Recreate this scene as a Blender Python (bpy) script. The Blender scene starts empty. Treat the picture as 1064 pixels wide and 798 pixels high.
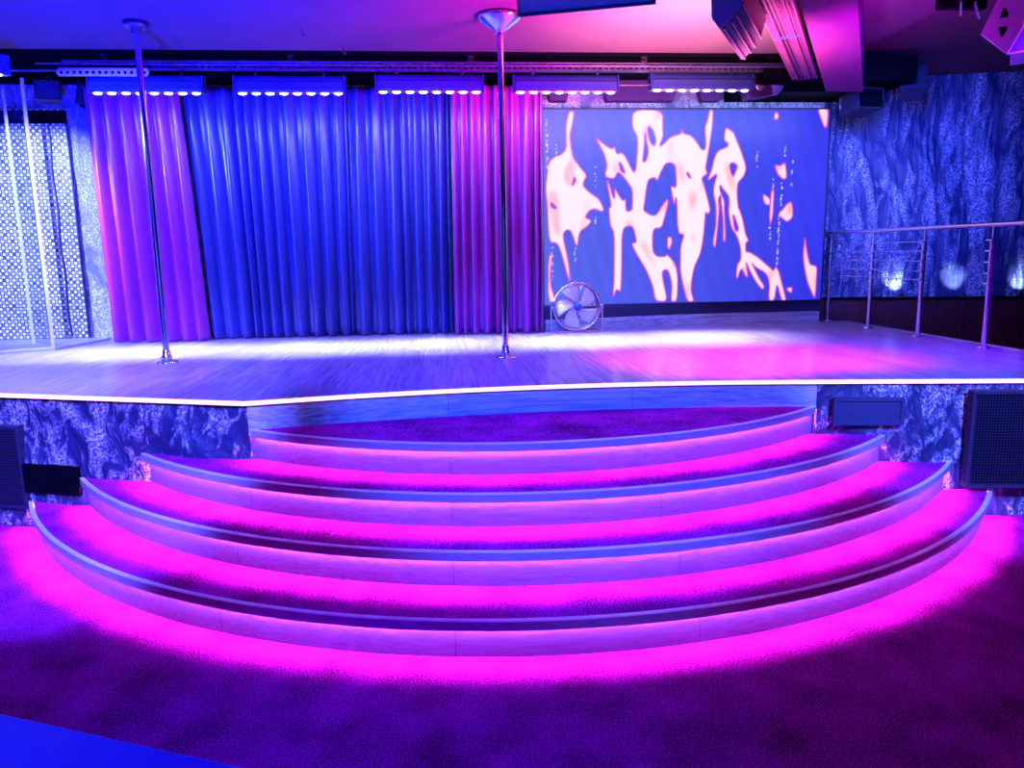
import bpy, math, random
import numpy as np
from mathutils import Vector, Matrix, noise
random.seed(7)
SC = bpy.context.scene
COL = SC.collection
pi = math.pi
# ------------------------------------------------------------------ camera
F, PIT, ROL, YAW = 791.066, 0.170546, -0.0162235, 0.0857
EYE = 1.74938
RIS = 0.182754            # step rise
ST = 5 * RIS              # stage height
CZ = 3.510                # ceiling
fw = Vector((math.sin(YAW)*math.cos(PIT), math.cos(YAW)*math.cos(PIT), -math.sin(PIT)))
rt = Vector((math.cos(YAW), -math.sin(YAW), 0)); up = rt.cross(fw)
rt2 = rt*math.cos(ROL) + up*math.sin(ROL); up2 = -rt*math.sin(ROL) + up*math.cos(ROL)
cam = bpy.data.cameras.new('camera'); camo = bpy.data.objects.new('camera', cam); COL.objects.link(camo)
m = Matrix((rt2, up2, -fw)).transposed().to_4x4(); m.translation = Vector((0, 0, EYE))
camo.matrix_world = m
cam.sensor_width = 36; cam.lens = 36*F/1064; cam.clip_start = 0.05
SC.camera = camo
vs = SC.view_settings
vs.view_transform = 'Standard'; vs.look = 'None'; vs.exposure = 0.0; vs.gamma = 1.0; vs.use_curve_mapping = False
# ------------------------------------------------------------------ world and lights
w = bpy.data.worlds.new('world'); SC.world = w; w.use_nodes = True
w.node_tree.nodes['Background'].inputs[0].default_value = (0.10, 0.0, 0.55, 1)
w.node_tree.nodes['Background'].inputs[1].default_value = 0.012

def aim(o, tgt):
    o.rotation_euler = (Vector(tgt) - o.location).to_track_quat('-Z', 'Y').to_euler()
def spot(name, loc, tgt, col, e, ang, blend=0.6, r=0.08):
    l = bpy.data.lights.new(name, 'SPOT'); l.color = col; l.energy = e; l.spot_size = math.radians(ang)
    l.spot_blend = blend; l.shadow_soft_size = r
    o = bpy.data.objects.new(name, l); COL.objects.link(o); o.location = loc; aim(o, tgt); return o
def area(name, loc, tgt, col, e, sx, sy, spread=180):
    l = bpy.data.lights.new(name, 'AREA'); l.shape = 'RECTANGLE'; l.size = sx; l.size_y = sy; l.color = col; l.energy = e
    l.spread = math.radians(spread)
    o = bpy.data.objects.new(name, l); COL.objects.link(o); o.location = loc; aim(o, tgt); return o
spot('wash_curtain', (-4.4, 6.2, 3.0), (-.9, 8.1, 1.9), (0.11, 0.18, 1.0), 900, 62, 0.8)
spot('wash_curtain_mid', (-1.9, 5.2, 3.25), (.2, 8.1, 1.9), (0.13, 0.14, 1.0), 420, 56, 0.8)
spot('wash_curtain_left', (-4.6, 5.8, 3.1), (-3.0, 8.1, 1.9), (0.20, 0.12, 1.0), 420, 44, 0.8)
spot('wash_left', (-4.5, 5.4, 3.2), (-4.1, 8.4, 1.95), (0.38, 0.44, 1.0), 2400, 45, 0.5)
area('rock_strip_fill', (2.6, 7.75, 3.14), (2.6, 8.5, 3.37), (0.40, 0.45, 1.0), 26, 3.2, .04)  # unseen lamp added behind the light bars to lighten the rock strip
spot('rock_corner_fill', (3.7, 5.6, 3.0), (4.75, 8.5, 2.4), (0.25, 0.32, 1.0), 420, 30, 0.9, 0.3)  # unseen spot added to whiten the rock next to the screen
spot('wash_deck_left', (-2.6, 4.2, 3.3), (-2.9, 6.2, ST), (0.14, 0.12, 1.0), 1600, 75, 0.9)
spot('wash_deck_mid', (0.2, 3.9, 3.3), (0.0, 5.9, ST), (0.03, 0.02, 1.0), 700, 60, 0.9)
spot('wash_rock_right', (2.9, 5.0, 3.1), (4.8, 8.3, 2.5), (0.05, 0.10, 1.0), 2400, 50, 0.9, 0.45)
spot('deck_pink_a', (1.6, 4.2, 3.2), (2.1, 5.75, ST), (1.0, 0.05, 0.9), 1500, 50, 1.0)
spot('deck_pink_b', (3.0, 4.6, 3.2), (2.9, 5.6, ST), (0.9, 0.01, 0.9), 800, 44, 1.0)
spot('deck_violet', (3.6, 4.0, 3.2), (3.9, 6.0, ST), (0.16, 0.0, 1.0), 900, 60, 1.0)
spot('front_blue', (0.3, 0.4, 3.1), (0.8, 4.8, 0.65), (0.03, 0.09, 1.0), 2600, 40, 0.5)
spot('front_blue_left', (-1.6, 0.6, 3.1), (-2.4, 5.0, 0.6), (0.09, 0.11, 1.0), 5600, 37, 0.5)
spot('front_blue_right', (2.2, 0.6, 3.1), (3.2, 4.6, 0.65), (0.09, 0.15, 1.0), 4600, 27, 0.8)
spot('speaker_blue_fill', (0.4, 1.6, 1.6), (0.7, 3.8, 3.05), (0.01, 0.06, 1.0), 260, 24, 0.5)  # unseen spot added near the camera to light the top speaker blue
spot('speaker_blue_right', (2.6, 2.0, 2.4), (3.6, 4.6, 3.1), (0.01, 0.08, 1.0), 60, 20, 0.5)
spot('fixture_blue_fill', (1.0, 2.2, 2.2), (1.72, 4.6, 3.12), (0.01, 0.06, 1.0), 90, 12, 0.4)  # unseen spot added so the angular speaker's end panel shows blue
spot('fan_fill', (1.0, 5.2, 2.9), (1.37, 7.86, 1.2), (0.55, 0.58, 1.0), 130, 14, 0.6)  # unseen spot added to brighten the floor fan
spot('speaker_pink_fill', (1.8, 3.2, 2.5), (3.3, 4.6, 3.08), (1.0, 0.0, 0.7), 60, 16, 0.5)  # unseen spot added as magenta spill on the corner speaker's side
spot('ceiling_blue', (-2.2, 3.4, 1.3), (-2.3, 4.9, CZ), (0.0, 0.0, 1.0), 7500, 115, 1.0, 0.3)
spot('ceiling_warm_fill', (2.0, 5.3, 2.2), (2.0, 6.0, CZ), (1.0, 0.42, 0.30), 2300, 88, 0.9, 0.3)  # unseen upward spot without a fixture, added for the peach ceiling glow
spot('ceiling_pink_fill', (1.5, 5.2, 2.3), (1.2, 5.9, CZ), (0.9, 0.0, 0.42), 1300, 116, 0.7, 0.3)  # unseen wide spot added to spread magenta across the ceiling
spot('ceiling_magenta', (2.75, 4.5, 2.1), (3.0, 5.3, 3.2), (0.75, 0.0, 0.9), 460, 70, 0.8, 0.25)
spot('ceiling_violet', (3.9, 4.0, 2.2), (4.0, 4.6, CZ), (0.16, 0.0, 0.9), 90, 80, 1.0, 0.25)

# ------------------------------------------------------------------ helpers
class MB:
    def __init__(s): s.v = []; s.f = []; s.sm = []
    def add(s, vs_, fs, smooth=False):
        n = len(s.v); s.v += [tuple(v) for v in vs_]; s.f += [tuple(i+n for i in f) for f in fs]; s.sm += [smooth]*len(fs); return s
    def box(s, c, d, rot=None):
        x, y, z = d[0]/2, d[1]/2, d[2]/2
        P = [Vector(p) for p in ((-x,-y,-z),(x,-y,-z),(x,y,-z),(-x,y,-z),(-x,-y,z),(x,-y,z),(x,y,z),(-x,y,z))]
        if rot is not None: P = [rot @ p for p in P]
        c = Vector(c)
        return s.add([p+c for p in P], [(0,3,2,1),(4,5,6,7),(0,1,5,4),(1,2,6,5),(2,3,7,6),(3,0,4,7)])
    def prism(s, prof, a, b, frame=None):
        """profile (u,v) swept along local x from a to b; frame maps (x,u,v)->world"""
        fr = frame or (lambda p: p); n = len(prof)
        P = [fr(Vector((a, u, v))) for u, v in prof] + [fr(Vector((b, u, v))) for u, v in prof]
        return s.add(P, [tuple(range(n))[::-1], tuple(range(n, 2*n))] + [(i, (i+1) % n, n+(i+1) % n, n+i) for i in range(n)])
    def vprism(s, poly, z0, z1):
        n = len(poly)
        P = [(x, y, z0) for x, y in poly] + [(x, y, z1) for x, y in poly]
        return s.add(P, [tuple(range(n))[::-1], tuple(range(n, 2*n))] + [(i, (i+1) % n, n+(i+1) % n, n+i) for i in range(n)])
    def tube(s, pts, r, n=12, closed=False, caps=True):
        pts = [Vector(p) for p in pts]; N = len(pts); rs = r if isinstance(r, (list, tuple)) else [r]*N
        P = []; ref = None
        for i, p in enumerate(pts):
            if closed: t = (pts[(i+1) % N] - pts[i-1]).normalized()
            else: t = (pts[min(i+1, N-1)] - pts[max(i-1, 0)]).normalized()
            if ref is None: ref = Vector((0, 0, 1)) if abs(t.z) < .9 else Vector((1, 0, 0))
            u = t.cross(ref).normalized(); v = u.cross(t).normalized(); ref = v
            P += [p + (u*math.cos(2*pi*k/n) + v*math.sin(2*pi*k/n))*rs[i] for k in range(n)]
        Fs = []
        for i in range(N if closed else N-1):
            j = (i+1) % N
            Fs += [(i*n+k, i*n+(k+1) % n, j*n+(k+1) % n, j*n+k) for k in range(n)]
        s.add(P, Fs, True)
        if not closed and caps: s.add(P[:n], [tuple(range(n))[::-1]]); s.add(P[-n:], [tuple(range(n))])
        return s
    def lathe(s, prof, c=(0,0,0), n=32, axis='z'):
        P = []
        for r, h in prof:
            for k in range(n):
                a = 2*pi*k/n; q = (r*math.cos(a), r*math.sin(a), h)
                if axis == 'y': q = (q[0], q[2], q[1])
                if axis == 'x': q = (q[2], q[0], q[1])
                P.append((q[0]+c[0], q[1]+c[1], q[2]+c[2]))
        m_ = len(prof)
        return s.add(P, [(i*n+k, i*n+(k+1) % n, (i+1)*n+(k+1) % n, (i+1)*n+k) for i in range(m_-1) for k in range(n)], True)
    def grid(s, nx, ny, fn, smooth=True):
        P = [fn(i/(nx-1), j/(ny-1)) for j in range(ny) for i in range(nx)]
        return s.add(P, [(j*nx+i, j*nx+i+1, (j+1)*nx+i+1, (j+1)*nx+i) for j in range(ny-1) for i in range(nx-1)], smooth)
    def stretch(s, x0, k): s.v = [(x0+(v[0]-x0)*k, v[1], v[2]) for v in s.v]; return s
    def build(s, name, mat, parent=None, bevel=0.0):
        me = bpy.data.meshes.new(name); me.from_pydata(s.v, [], s.f); me.polygons.foreach_set('use_smooth', s.sm)
        me.materials.append(mat); me.update()
        o = bpy.data.objects.new(name, me); COL.objects.link(o)
        if parent: o.parent = parent
        if bevel:
            b = o.modifiers.new('bevel', 'BEVEL'); b.width = bevel; b.segments = 2; b.limit_method = 'ANGLE'
        return o
def tag(o, label, cat, group=None, kind=None):
    if label: o['label'] = label
    if cat: o['category'] = cat
    if group: o['group'] = group
    if kind: o['kind'] = kind
    return o
def empty(name, loc, label, cat, group=None):
    o = bpy.data.objects.new(name, None); COL.objects.link(o); o.location = loc; o.empty_display_size = .1
    return tag(o, label, cat, group)
def struct(o): o['kind'] = 'structure'; return o
def copy_tree(o, parent=None):
    c = o.copy(); COL.objects.link(c)
    if parent: c.parent = parent
    for ch in list(o.children): copy_tree(ch, c)
    return c

# ------------------------------------------------------------------ materials
def new(name):
    mt = bpy.data.materials.new(name); mt.use_nodes = True; nt = mt.node_tree
    b = nt.nodes['Principled BSDF']; return mt, nt, b
def nd(nt, t, **k):
    n = nt.nodes.new(t)
    for a, v in k.items():
        if a.startswith('i_'): n.inputs[a[2:].replace('_', ' ')].default_value = v
        else: setattr(n, a, v)
    return n
def c4(c): return (c[0], c[1], c[2], 1)
def simple(name, col, rough=.5, metal=0., var=.25, scale=12., bump=0., bscale=60., stretch=(1,1,1), spec=.5, coat=0.):
    mt, nt, b = new(name); L = nt.links.new
    tc = nd(nt, 'ShaderNodeTexCoord'); mp = nd(nt, 'ShaderNodeMapping'); mp.inputs['Scale'].default_value = stretch
    L(tc.outputs['Object'], mp.inputs[0])
    n = nd(nt, 'ShaderNodeTexNoise', i_Scale=scale, i_Detail=4.); L(mp.outputs[0], n.inputs['Vector'])
    r = nd(nt, 'ShaderNodeValToRGB'); L(n.outputs[0], r.inputs[0])
    r.color_ramp.elements[0].position = .3; r.color_ramp.elements[1].position = .7
    r.color_ramp.elements[0].color = c4([x*(1-var) for x in col]); r.color_ramp.elements[1].color = c4([min(1, x*(1+var)) for x in col])
    L(r.outputs[0], b.inputs['Base Color'])
    b.inputs['Roughness'].default_value = rough; b.inputs['Metallic'].default_value = metal
    b.inputs['Specular IOR Level'].default_value = spec; b.inputs['Coat Weight'].default_value = coat
    if bump:
        n2 = nd(nt, 'ShaderNodeTexNoise', i_Scale=bscale, i_Detail=3.); L(mp.outputs[0], n2.inputs['Vector'])
        bp = nd(nt, 'ShaderNodeBump', i_Strength=bump, i_Distance=.01); L(n2.outputs[0], bp.inputs['Height']); L(bp.outputs[0], b.inputs['Normal'])
    return mt
def emis(name, col, s):
    mt, nt, b = new(name); b.inputs['Base Color'].default_value = c4([x*.5 for x in col])
    b.inputs['Emission Color'].default_value = c4(col); b.inputs['Emission Strength'].default_value = s
    return mt
def carpet(name, col):
    mt, nt, b = new(name); L = nt.links.new
    tc = nd(nt, 'ShaderNodeTexCoord')
    n = nd(nt, 'ShaderNodeTexNoise', i_Scale=120., i_Detail=2.); L(tc.outputs['Object'], n.inputs['Vector'])
    n2 = nd(nt, 'ShaderNodeTexNoise', i_Scale=3.5, i_Detail=5.); L(tc.outputs['Object'], n2.inputs['Vector'])
    mx = nd(nt, 'ShaderNodeMath', operation='MULTIPLY_ADD'); L(n2.outputs[0], mx.inputs[0]); mx.inputs[1].default_value = .5; mx.inputs[2].default_value = -.25
    ad = nd(nt, 'ShaderNodeMath', operation='ADD'); L(n.outputs[0], ad.inputs[0]); L(mx.outputs[0], ad.inputs[1])
    r = nd(nt, 'ShaderNodeValToRGB'); L(ad.outputs[0], r.inputs[0]); r.color_ramp.elements[0].position = .33; r.color_ramp.elements[1].position = .68
    r.color_ramp.elements[0].color = c4([x*.2 for x in col]); r.color_ramp.elements[1].color = c4((min(1, col[0]*2), col[1]*5, min(1, col[2]*2)))
    L(r.outputs[0], b.inputs['Base Color']); b.inputs['Roughness'].default_value = .95; b.inputs['Specular IOR Level'].default_value = .02
    bp = nd(nt, 'ShaderNodeBump', i_Strength=.8, i_Distance=.004); L(n.outputs[0], bp.inputs['Height']); L(bp.outputs[0], b.inputs['Normal'])
    return mt
def rock(name, base, hi, ax='xz', rot=.6, scale=1., cover=.5, spk=75., st=.38):
    """rough sprayed relief: streaks of pale speckled plaster over smooth hollows"""
    mt, nt, b = new(name); L = nt.links.new
    tc = nd(nt, 'ShaderNodeTexCoord'); mp = nd(nt, 'ShaderNodeMapping'); L(tc.outputs['Object'], mp.inputs[0])
    mp.inputs['Rotation'].default_value = (0, rot, 0); mp.inputs['Scale'].default_value = (1.0*scale, 1.0*scale, st*scale)
    big = nd(nt, 'ShaderNodeTexNoise', i_Scale=2.6, i_Detail=3., i_Distortion=1.6); L(mp.outputs[0], big.inputs['Vector'])
    vein = nd(nt, 'ShaderNodeTexNoise', i_Scale=7., i_Detail=5., i_Distortion=2.2); L(mp.outputs[0], vein.inputs['Vector'])
    fine = nd(nt, 'ShaderNodeTexNoise', i_Scale=spk, i_Detail=3., i_Roughness=.75); L(tc.outputs['Object'], fine.inputs['Vector'])
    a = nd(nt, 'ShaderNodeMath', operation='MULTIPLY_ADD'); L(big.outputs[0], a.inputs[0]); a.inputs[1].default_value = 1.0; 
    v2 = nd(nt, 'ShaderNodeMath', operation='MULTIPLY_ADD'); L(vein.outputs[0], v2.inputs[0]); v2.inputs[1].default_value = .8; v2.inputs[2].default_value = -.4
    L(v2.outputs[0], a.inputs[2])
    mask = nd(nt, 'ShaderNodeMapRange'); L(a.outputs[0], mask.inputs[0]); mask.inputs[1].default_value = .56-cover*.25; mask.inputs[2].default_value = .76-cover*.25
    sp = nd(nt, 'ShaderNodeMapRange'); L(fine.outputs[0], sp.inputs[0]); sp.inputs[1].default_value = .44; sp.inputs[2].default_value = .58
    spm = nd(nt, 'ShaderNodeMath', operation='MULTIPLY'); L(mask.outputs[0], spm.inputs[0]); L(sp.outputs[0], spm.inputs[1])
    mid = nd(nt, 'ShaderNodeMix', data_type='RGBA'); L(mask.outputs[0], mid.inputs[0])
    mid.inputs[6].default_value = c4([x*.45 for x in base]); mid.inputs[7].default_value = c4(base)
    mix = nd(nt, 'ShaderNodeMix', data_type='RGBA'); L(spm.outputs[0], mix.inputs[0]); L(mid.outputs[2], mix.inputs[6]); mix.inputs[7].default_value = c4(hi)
    L(mix.outputs[2], b.inputs['Base Color']); b.inputs['Roughness'].default_value = .55
    hgt = nd(nt, 'ShaderNodeMath', operation='MULTIPLY_ADD'); L(spm.outputs[0], hgt.inputs[0]); hgt.inputs[1].default_value = .25; L(a.outputs[0], hgt.inputs[2])
    bp = nd(nt, 'ShaderNodeBump', i_Strength=.8, i_Distance=.05); L(hgt.outputs[0], bp.inputs['Height']); L(bp.outputs[0], b.inputs['Normal'])
    return mt
def planks(name, c1, c2, width, length, rough, rot=0., plane='xy', grain=1., coat=0.):
    mt, nt, b = new(name); L = nt.links.new
    tc = nd(nt, 'ShaderNodeTexCoord'); mp = nd(nt, 'ShaderNodeMapping'); L(tc.outputs['Object'], mp.inputs[0])
    if plane == 'xy': mp.inputs['Rotation'].default_value = (0, 0, rot)
    else: mp.inputs['Rotation'].default_value = (pi/2, 0, 0)
    br = nd(nt, 'ShaderNodeTexBrick'); L(mp.outputs[0], br.inputs['Vector'])
    br.inputs['Scale'].default_value = 1.; br.inputs['Brick Width'].default_value = length; br.inputs['Row Height'].default_value = width
    br.inputs['Mortar Size'].default_value = .0018; br.inputs['Mortar Smooth'].default_value = .2
    br.inputs['Color1'].default_value = c4(c1); br.inputs['Color2'].default_value = c4(c2); br.inputs['Mortar'].default_value = c4([x*.3 for x in c1])
    mp2 = nd(nt, 'ShaderNodeMapping'); L(mp.outputs[0], mp2.inputs[0]); mp2.inputs['Scale'].default_value = (1.6, 42., 42.)
    n = nd(nt, 'ShaderNodeTexNoise', i_Scale=1.5, i_Detail=6., i_Distortion=.6); L(mp2.outputs[0], n.inputs['Vector'])
    r = nd(nt, 'ShaderNodeMapRange'); L(n.outputs[0], r.inputs[0]); r.inputs[1].default_value = .3; r.inputs[2].default_value = .7
    r.inputs[3].default_value = 1-.5*grain; r.inputs[4].default_value = 1+.25*grain
    mx = nd(nt, 'ShaderNodeMix', data_type='RGBA', blend_type='MULTIPLY'); mx.inputs[0].default_value = 1.
    L(br.outputs[0], mx.inputs[6]); L(r.outputs[0], mx.inputs[7]); L(mx.outputs[2], b.inputs['Base Color'])
    b.inputs['Roughness'].default_value = rough; b.inputs['Coat Weight'].default_value = coat; b.inputs['Coat Roughness'].default_value = .12
    bp = nd(nt, 'ShaderNodeBump', i_Strength=.25, i_Distance=.004); L(n.outputs[0], bp.inputs['Height']); L(bp.outputs[0], b.inputs['Normal'])
    return mt
def cloth(name, col, sheen):
    mt, nt, b = new(name); L = nt.links.new
    tc = nd(nt, 'ShaderNodeTexCoord'); mp = nd(nt, 'ShaderNodeMapping'); mp.inputs['Scale'].default_value = (9, 9, .8); L(tc.outputs['Object'], mp.inputs[0])
    n = nd(nt, 'ShaderNodeTexNoise', i_Scale=3., i_Detail=4.); L(mp.outputs[0], n.inputs['Vector'])
    r = nd(nt, 'ShaderNodeValToRGB'); L(n.outputs[0], r.inputs[0])
    r.color_ramp.elements[0].color = c4([x*.8 for x in col]); r.color_ramp.elements[1].color = c4([x*1.2 for x in col])
    L(r.outputs[0], b.inputs['Base Color']); b.inputs['Roughness'].default_value = .33; b.inputs['Specular IOR Level'].default_value = 1.
    b.inputs['Sheen Weight'].default_value = sheen; b.inputs['Sheen Roughness'].default_value = .4
    b.inputs['Anisotropic'].default_value = .5
    return mt
def mosaic(name):
    mt, nt, b = new(name); L = nt.links.new
    tc = nd(nt, 'ShaderNodeTexCoord'); S = 30.
    sc = nd(nt, 'ShaderNodeVectorMath', operation='SCALE'); L(tc.outputs['Object'], sc.inputs[0]); sc.inputs['Scale'].default_value = S
    fl = nd(nt, 'ShaderNodeVectorMath', operation='FLOOR'); L(sc.outputs[0], fl.inputs[0])
    fr = nd(nt, 'ShaderNodeVectorMath', operation='FRACTION'); L(sc.outputs[0], fr.inputs[0])
    wn = nd(nt, 'ShaderNodeTexWhiteNoise'); L(fl.outputs[0], wn.inputs['Vector'])
    sx = nd(nt, 'ShaderNodeSeparateXYZ'); L(fl.outputs[0], sx.inputs[0])
    ad = nd(nt, 'ShaderNodeMath', operation='ADD'); L(sx.outputs[0], ad.inputs[0]); L(sx.outputs[2], ad.inputs[1])
    md = nd(nt, 'ShaderNodeMath', operation='PINGPONG'); L(ad.outputs[0], md.inputs[0]); md.inputs[1].default_value = 1.
    big = nd(nt, 'ShaderNodeTexNoise', i_Scale=1.1, i_Detail=2.); L(tc.outputs['Object'], big.inputs['Vector'])
    k = nd(nt, 'ShaderNodeMapRange'); L(big.outputs[0], k.inputs[0]); k.inputs[1].default_value = .35; k.inputs[2].default_value = .65; k.inputs[3].default_value = .45; k.inputs[4].default_value = 1.
    mk = nd(nt, 'ShaderNodeMath', operation='MULTIPLY'); L(md.outputs[0], mk.inputs[0]); L(k.outputs[0], mk.inputs[1])
    w2 = nd(nt, 'ShaderNodeMath', operation='MULTIPLY_ADD'); L(wn.outputs[0], w2.inputs[0]); w2.inputs[1].default_value = .35; L(mk.outputs[0], w2.inputs[2])
    s2 = nd(nt, 'ShaderNodeSeparateXYZ'); L(fr.outputs[0], s2.inputs[0])
    g = []
    for ax in (0, 2):
        q = nd(nt, 'ShaderNodeMath', operation='PINGPONG'); L(s2.outputs[ax], q.inputs[0]); q.inputs[1].default_value = .5
        q2 = nd(nt, 'ShaderNodeMath', operation='GREATER_THAN'); L(q.outputs[0], q2.inputs[0]); q2.inputs[1].default_value = .11; g.append(q2)
    gm = nd(nt, 'ShaderNodeMath', operation='MULTIPLY'); L(g[0].outputs[0], gm.inputs[0]); L(g[1].outputs[0], gm.inputs[1])
    r = nd(nt, 'ShaderNodeValToRGB'); L(w2.outputs[0], r.inputs[0])
    r.color_ramp.elements[0].color = (.05, .06, .12, 1); r.color_ramp.elements[1].color = (.9, .9, .95, 1); r.color_ramp.elements[1].position = .95
    mx = nd(nt, 'ShaderNodeMix', data_type='RGBA'); L(gm.outputs[0], mx.inputs[0]); mx.inputs[6].default_value = (.04, .045, .1, 1); L(r.outputs[0], mx.inputs[7])
    L(mx.outputs[2], b.inputs['Base Color']); b.inputs['Roughness'].default_value = .25; b.inputs['Metallic'].default_value = .0
    return mt
def perforated(name, base, hole, scale, plane='xz'):
    mt, nt, b = new(name); L = nt.links.new
    tc = nd(nt, 'ShaderNodeTexCoord'); v = nd(nt, 'ShaderNodeTexVoronoi', i_Scale=scale, i_Randomness=0.); L(tc.outputs['Object'], v.inputs['Vector'])
    v.voronoi_dimensions = '3D'
    r = nd(nt, 'ShaderNodeMath', operation='GREATER_THAN'); L(v.outputs['Distance'], r.inputs[0]); r.inputs[1].default_value = .42
    mx = nd(nt, 'ShaderNodeMix', data_type='RGBA'); L(r.outputs[0], mx.inputs[0]); mx.inputs[6].default_value = c4(hole); mx.inputs[7].default_value = c4(base)
    L(mx.outputs[2], b.inputs['Base Color']); b.inputs['Roughness'].default_value = .35; b.inputs['Metallic'].default_value = .6
    bp = nd(nt, 'ShaderNodeBump', i_Strength=.6, i_Distance=.004); L(r.outputs[0], bp.inputs['Height']); L(bp.outputs[0], b.inputs['Normal'])
    return mt

MAT = dict(
    carpet=carpet('carpet', (.36, .005, .28)),
    deck=planks('deck_laminate', (.38, .29, .44), (.50, .38, .56), .19, 1.4, .30, pi/2, 'xy', 1.3, .15),
    board=planks('board_laminate', (.36, .40, .52), (.50, .54, .64), 1., 1.2, .45, 0, 'xz', 1.),
    riser=planks('riser_laminate', (.10, .11, .28), (.125, .135, .33), 1., 1.1, .45, 0, 'xz', .6),
    nosing=simple('nosing_laminate', (.30, .26, .42), .35, 0, .2, 5, stretch=(3, 3, 30)),
    trim=simple('trim_aluminium', (.85, .80, .90), .35, .2, .1, 20),
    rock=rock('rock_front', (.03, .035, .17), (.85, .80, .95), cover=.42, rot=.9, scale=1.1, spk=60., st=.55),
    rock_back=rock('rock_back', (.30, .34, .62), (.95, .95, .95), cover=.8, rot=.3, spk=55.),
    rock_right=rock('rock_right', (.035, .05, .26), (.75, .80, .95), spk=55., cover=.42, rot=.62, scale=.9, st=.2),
    ceiling=simple('ceiling_paint', (.085, .05, .09), .8, 0, .06, 2.5, .1, 30, spec=.05),
    beamp=simple('beam_paint', (.14, .015, .14), .7, 0, .05, 2., spec=.1),
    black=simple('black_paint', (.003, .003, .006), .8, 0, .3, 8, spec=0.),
    dark=simple('dark_metal', (.05, .05, .07), .4, .5, .3, 10),
    darkbox=simple('dark_cabinet', (.02, .02, .05), .6, 0, .2, 20, .2, 120, spec=.2),
    grey=simple('grey_cabinet', (.20, .20, .28), .5, 0, .1, 20, .2, 150),
    brown=simple('dark_brown_panel', (.09, .02, .03), .45, 0, .35, 6, stretch=(8, 8, .7)),
    chrome=simple('chrome', (.88, .88, .92), .16, 1., .04, 5),
    steel=simple('brushed_steel', (.72, .68, .78), .25, .9, .08, 8),
    housing=simple('lamp_housing', (.02, .035, .20), .4, 0, .1, 12, spec=.2),
    strut=simple('galvanised_steel', (.05, .05, .13), .35, .3, .25, 9),
    blue_cloth=cloth('blue_satin', (.025, .035, .26), .05),
    purple_cloth=cloth('purple_satin', (.34, .02, .32), .05),
    mosaic=mosaic('mirror_mosaic'),
    grille=perforated('speaker_grille_metal', (.03, .035, .09), (.003, .003, .006), 55.),
    matt=simple('matt_blue_panel', (.008, .015, .07), .6, 0, .1, 30, .3, 200),
    table=simple('tabletop_laminate', (.01, .01, .7), .35, 0, .05, 3),
    led=emis('step_led', (.92, .14, 1.0), 290.),
    edge=emis('edge_led', (1.0, .5, 1.0), 1.9),
    lens=emis('bar_lens', (.6, .65, 1.0), 14.),
    screen_frame=simple('screen_frame', (.02, .02, .03), .5, 0, .2, 5),
    tray=simple('shower_tray', (.35, .38, .55), .4, 0, .1, 5),
    tray_metal=simple('tray_metal', (.16, .02, .17), .45, .3, .1, 12),
    tray_bed=simple('tray_bed_metal', (.05, .01, .06), .5, .2, .1, 12),
    fixture=simple('fixture_shell', (.05, .02, .08), .35, .2, .1, 12),
    mauve=simple('mauve_cabinet', (.05, .012, .08), .5, 0, .15, 15, spec=.2),
    dark_strip=simple('dark_strip_reflection', (.03, .02, .08), .4, .2, .2, 9),  # panel edge strip, and the dark reflection modelled on the mosaic
    fan_blade=simple('fan_blade_aluminium', (.80, .80, .85), .35, .3, .08, 14),
    hub=simple('fan_badge_blue', (.03, .06, .45), .35, 0, .1, 10),
)
g, gnt, gb = new('clear_glass'); gnt.nodes.remove(gb)
_t = nd(gnt, 'ShaderNodeBsdfTransparent'); _t.inputs[0].default_value = (.93, .95, 1, 1)
_g = nd(gnt, 'ShaderNodeBsdfGlossy'); _g.inputs['Roughness'].default_value = .02
_m = nd(gnt, 'ShaderNodeMixShader'); _m.inputs[0].default_value = .05; gnt.links.new(_t.outputs[0], _m.inputs[1]); gnt.links.new(_g.outputs[0], _m.inputs[2])
gnt.links.new(_m.outputs[0], gnt.nodes['Material Output'].inputs[0]); MAT['glass'] = g

# ------------------------------------------------------------------ setting
LA, LB = (-1.19, 4.56), (-5.5, 6.025)
RA, RB = (2.39, 4.66), (4.60, 4.322)
def lerp(a, b, t): return (a[0]+(b[0]-a[0])*t, a[1]+(b[1]-a[1])*t)
struct(MB().box((1.0, 3.3, -.05), (13.4, 12.6, .1)).build('floor', MAT['carpet']))
struct(MB().box((-.9, 2.27, CZ+.05), (9.4, 9.74, .1)).build('ceiling', MAT['ceiling']))
struct(MB().box((-.9, 7.95, CZ+.05), (9.4, 1.61, .1)).build('ceiling_shaded_strip', MAT['black']))  # flush rear ceiling coloured black to stand in for shade around the truss
struct(MB().box((5.75, 3.1, 3.60+.05), (3.9, 12.0, .1)).build('ceiling_right', MAT['ceiling']))
struct(MB().box((-5.6, 3.3, 1.75), (.1, 12.6, 3.6)).build('wall_left', MAT['rock']))
struct(MB().box((7.72, 3.3, 1.75), (.1, 12.6, 3.6)).build('wall_right', MAT['black']))

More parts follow.
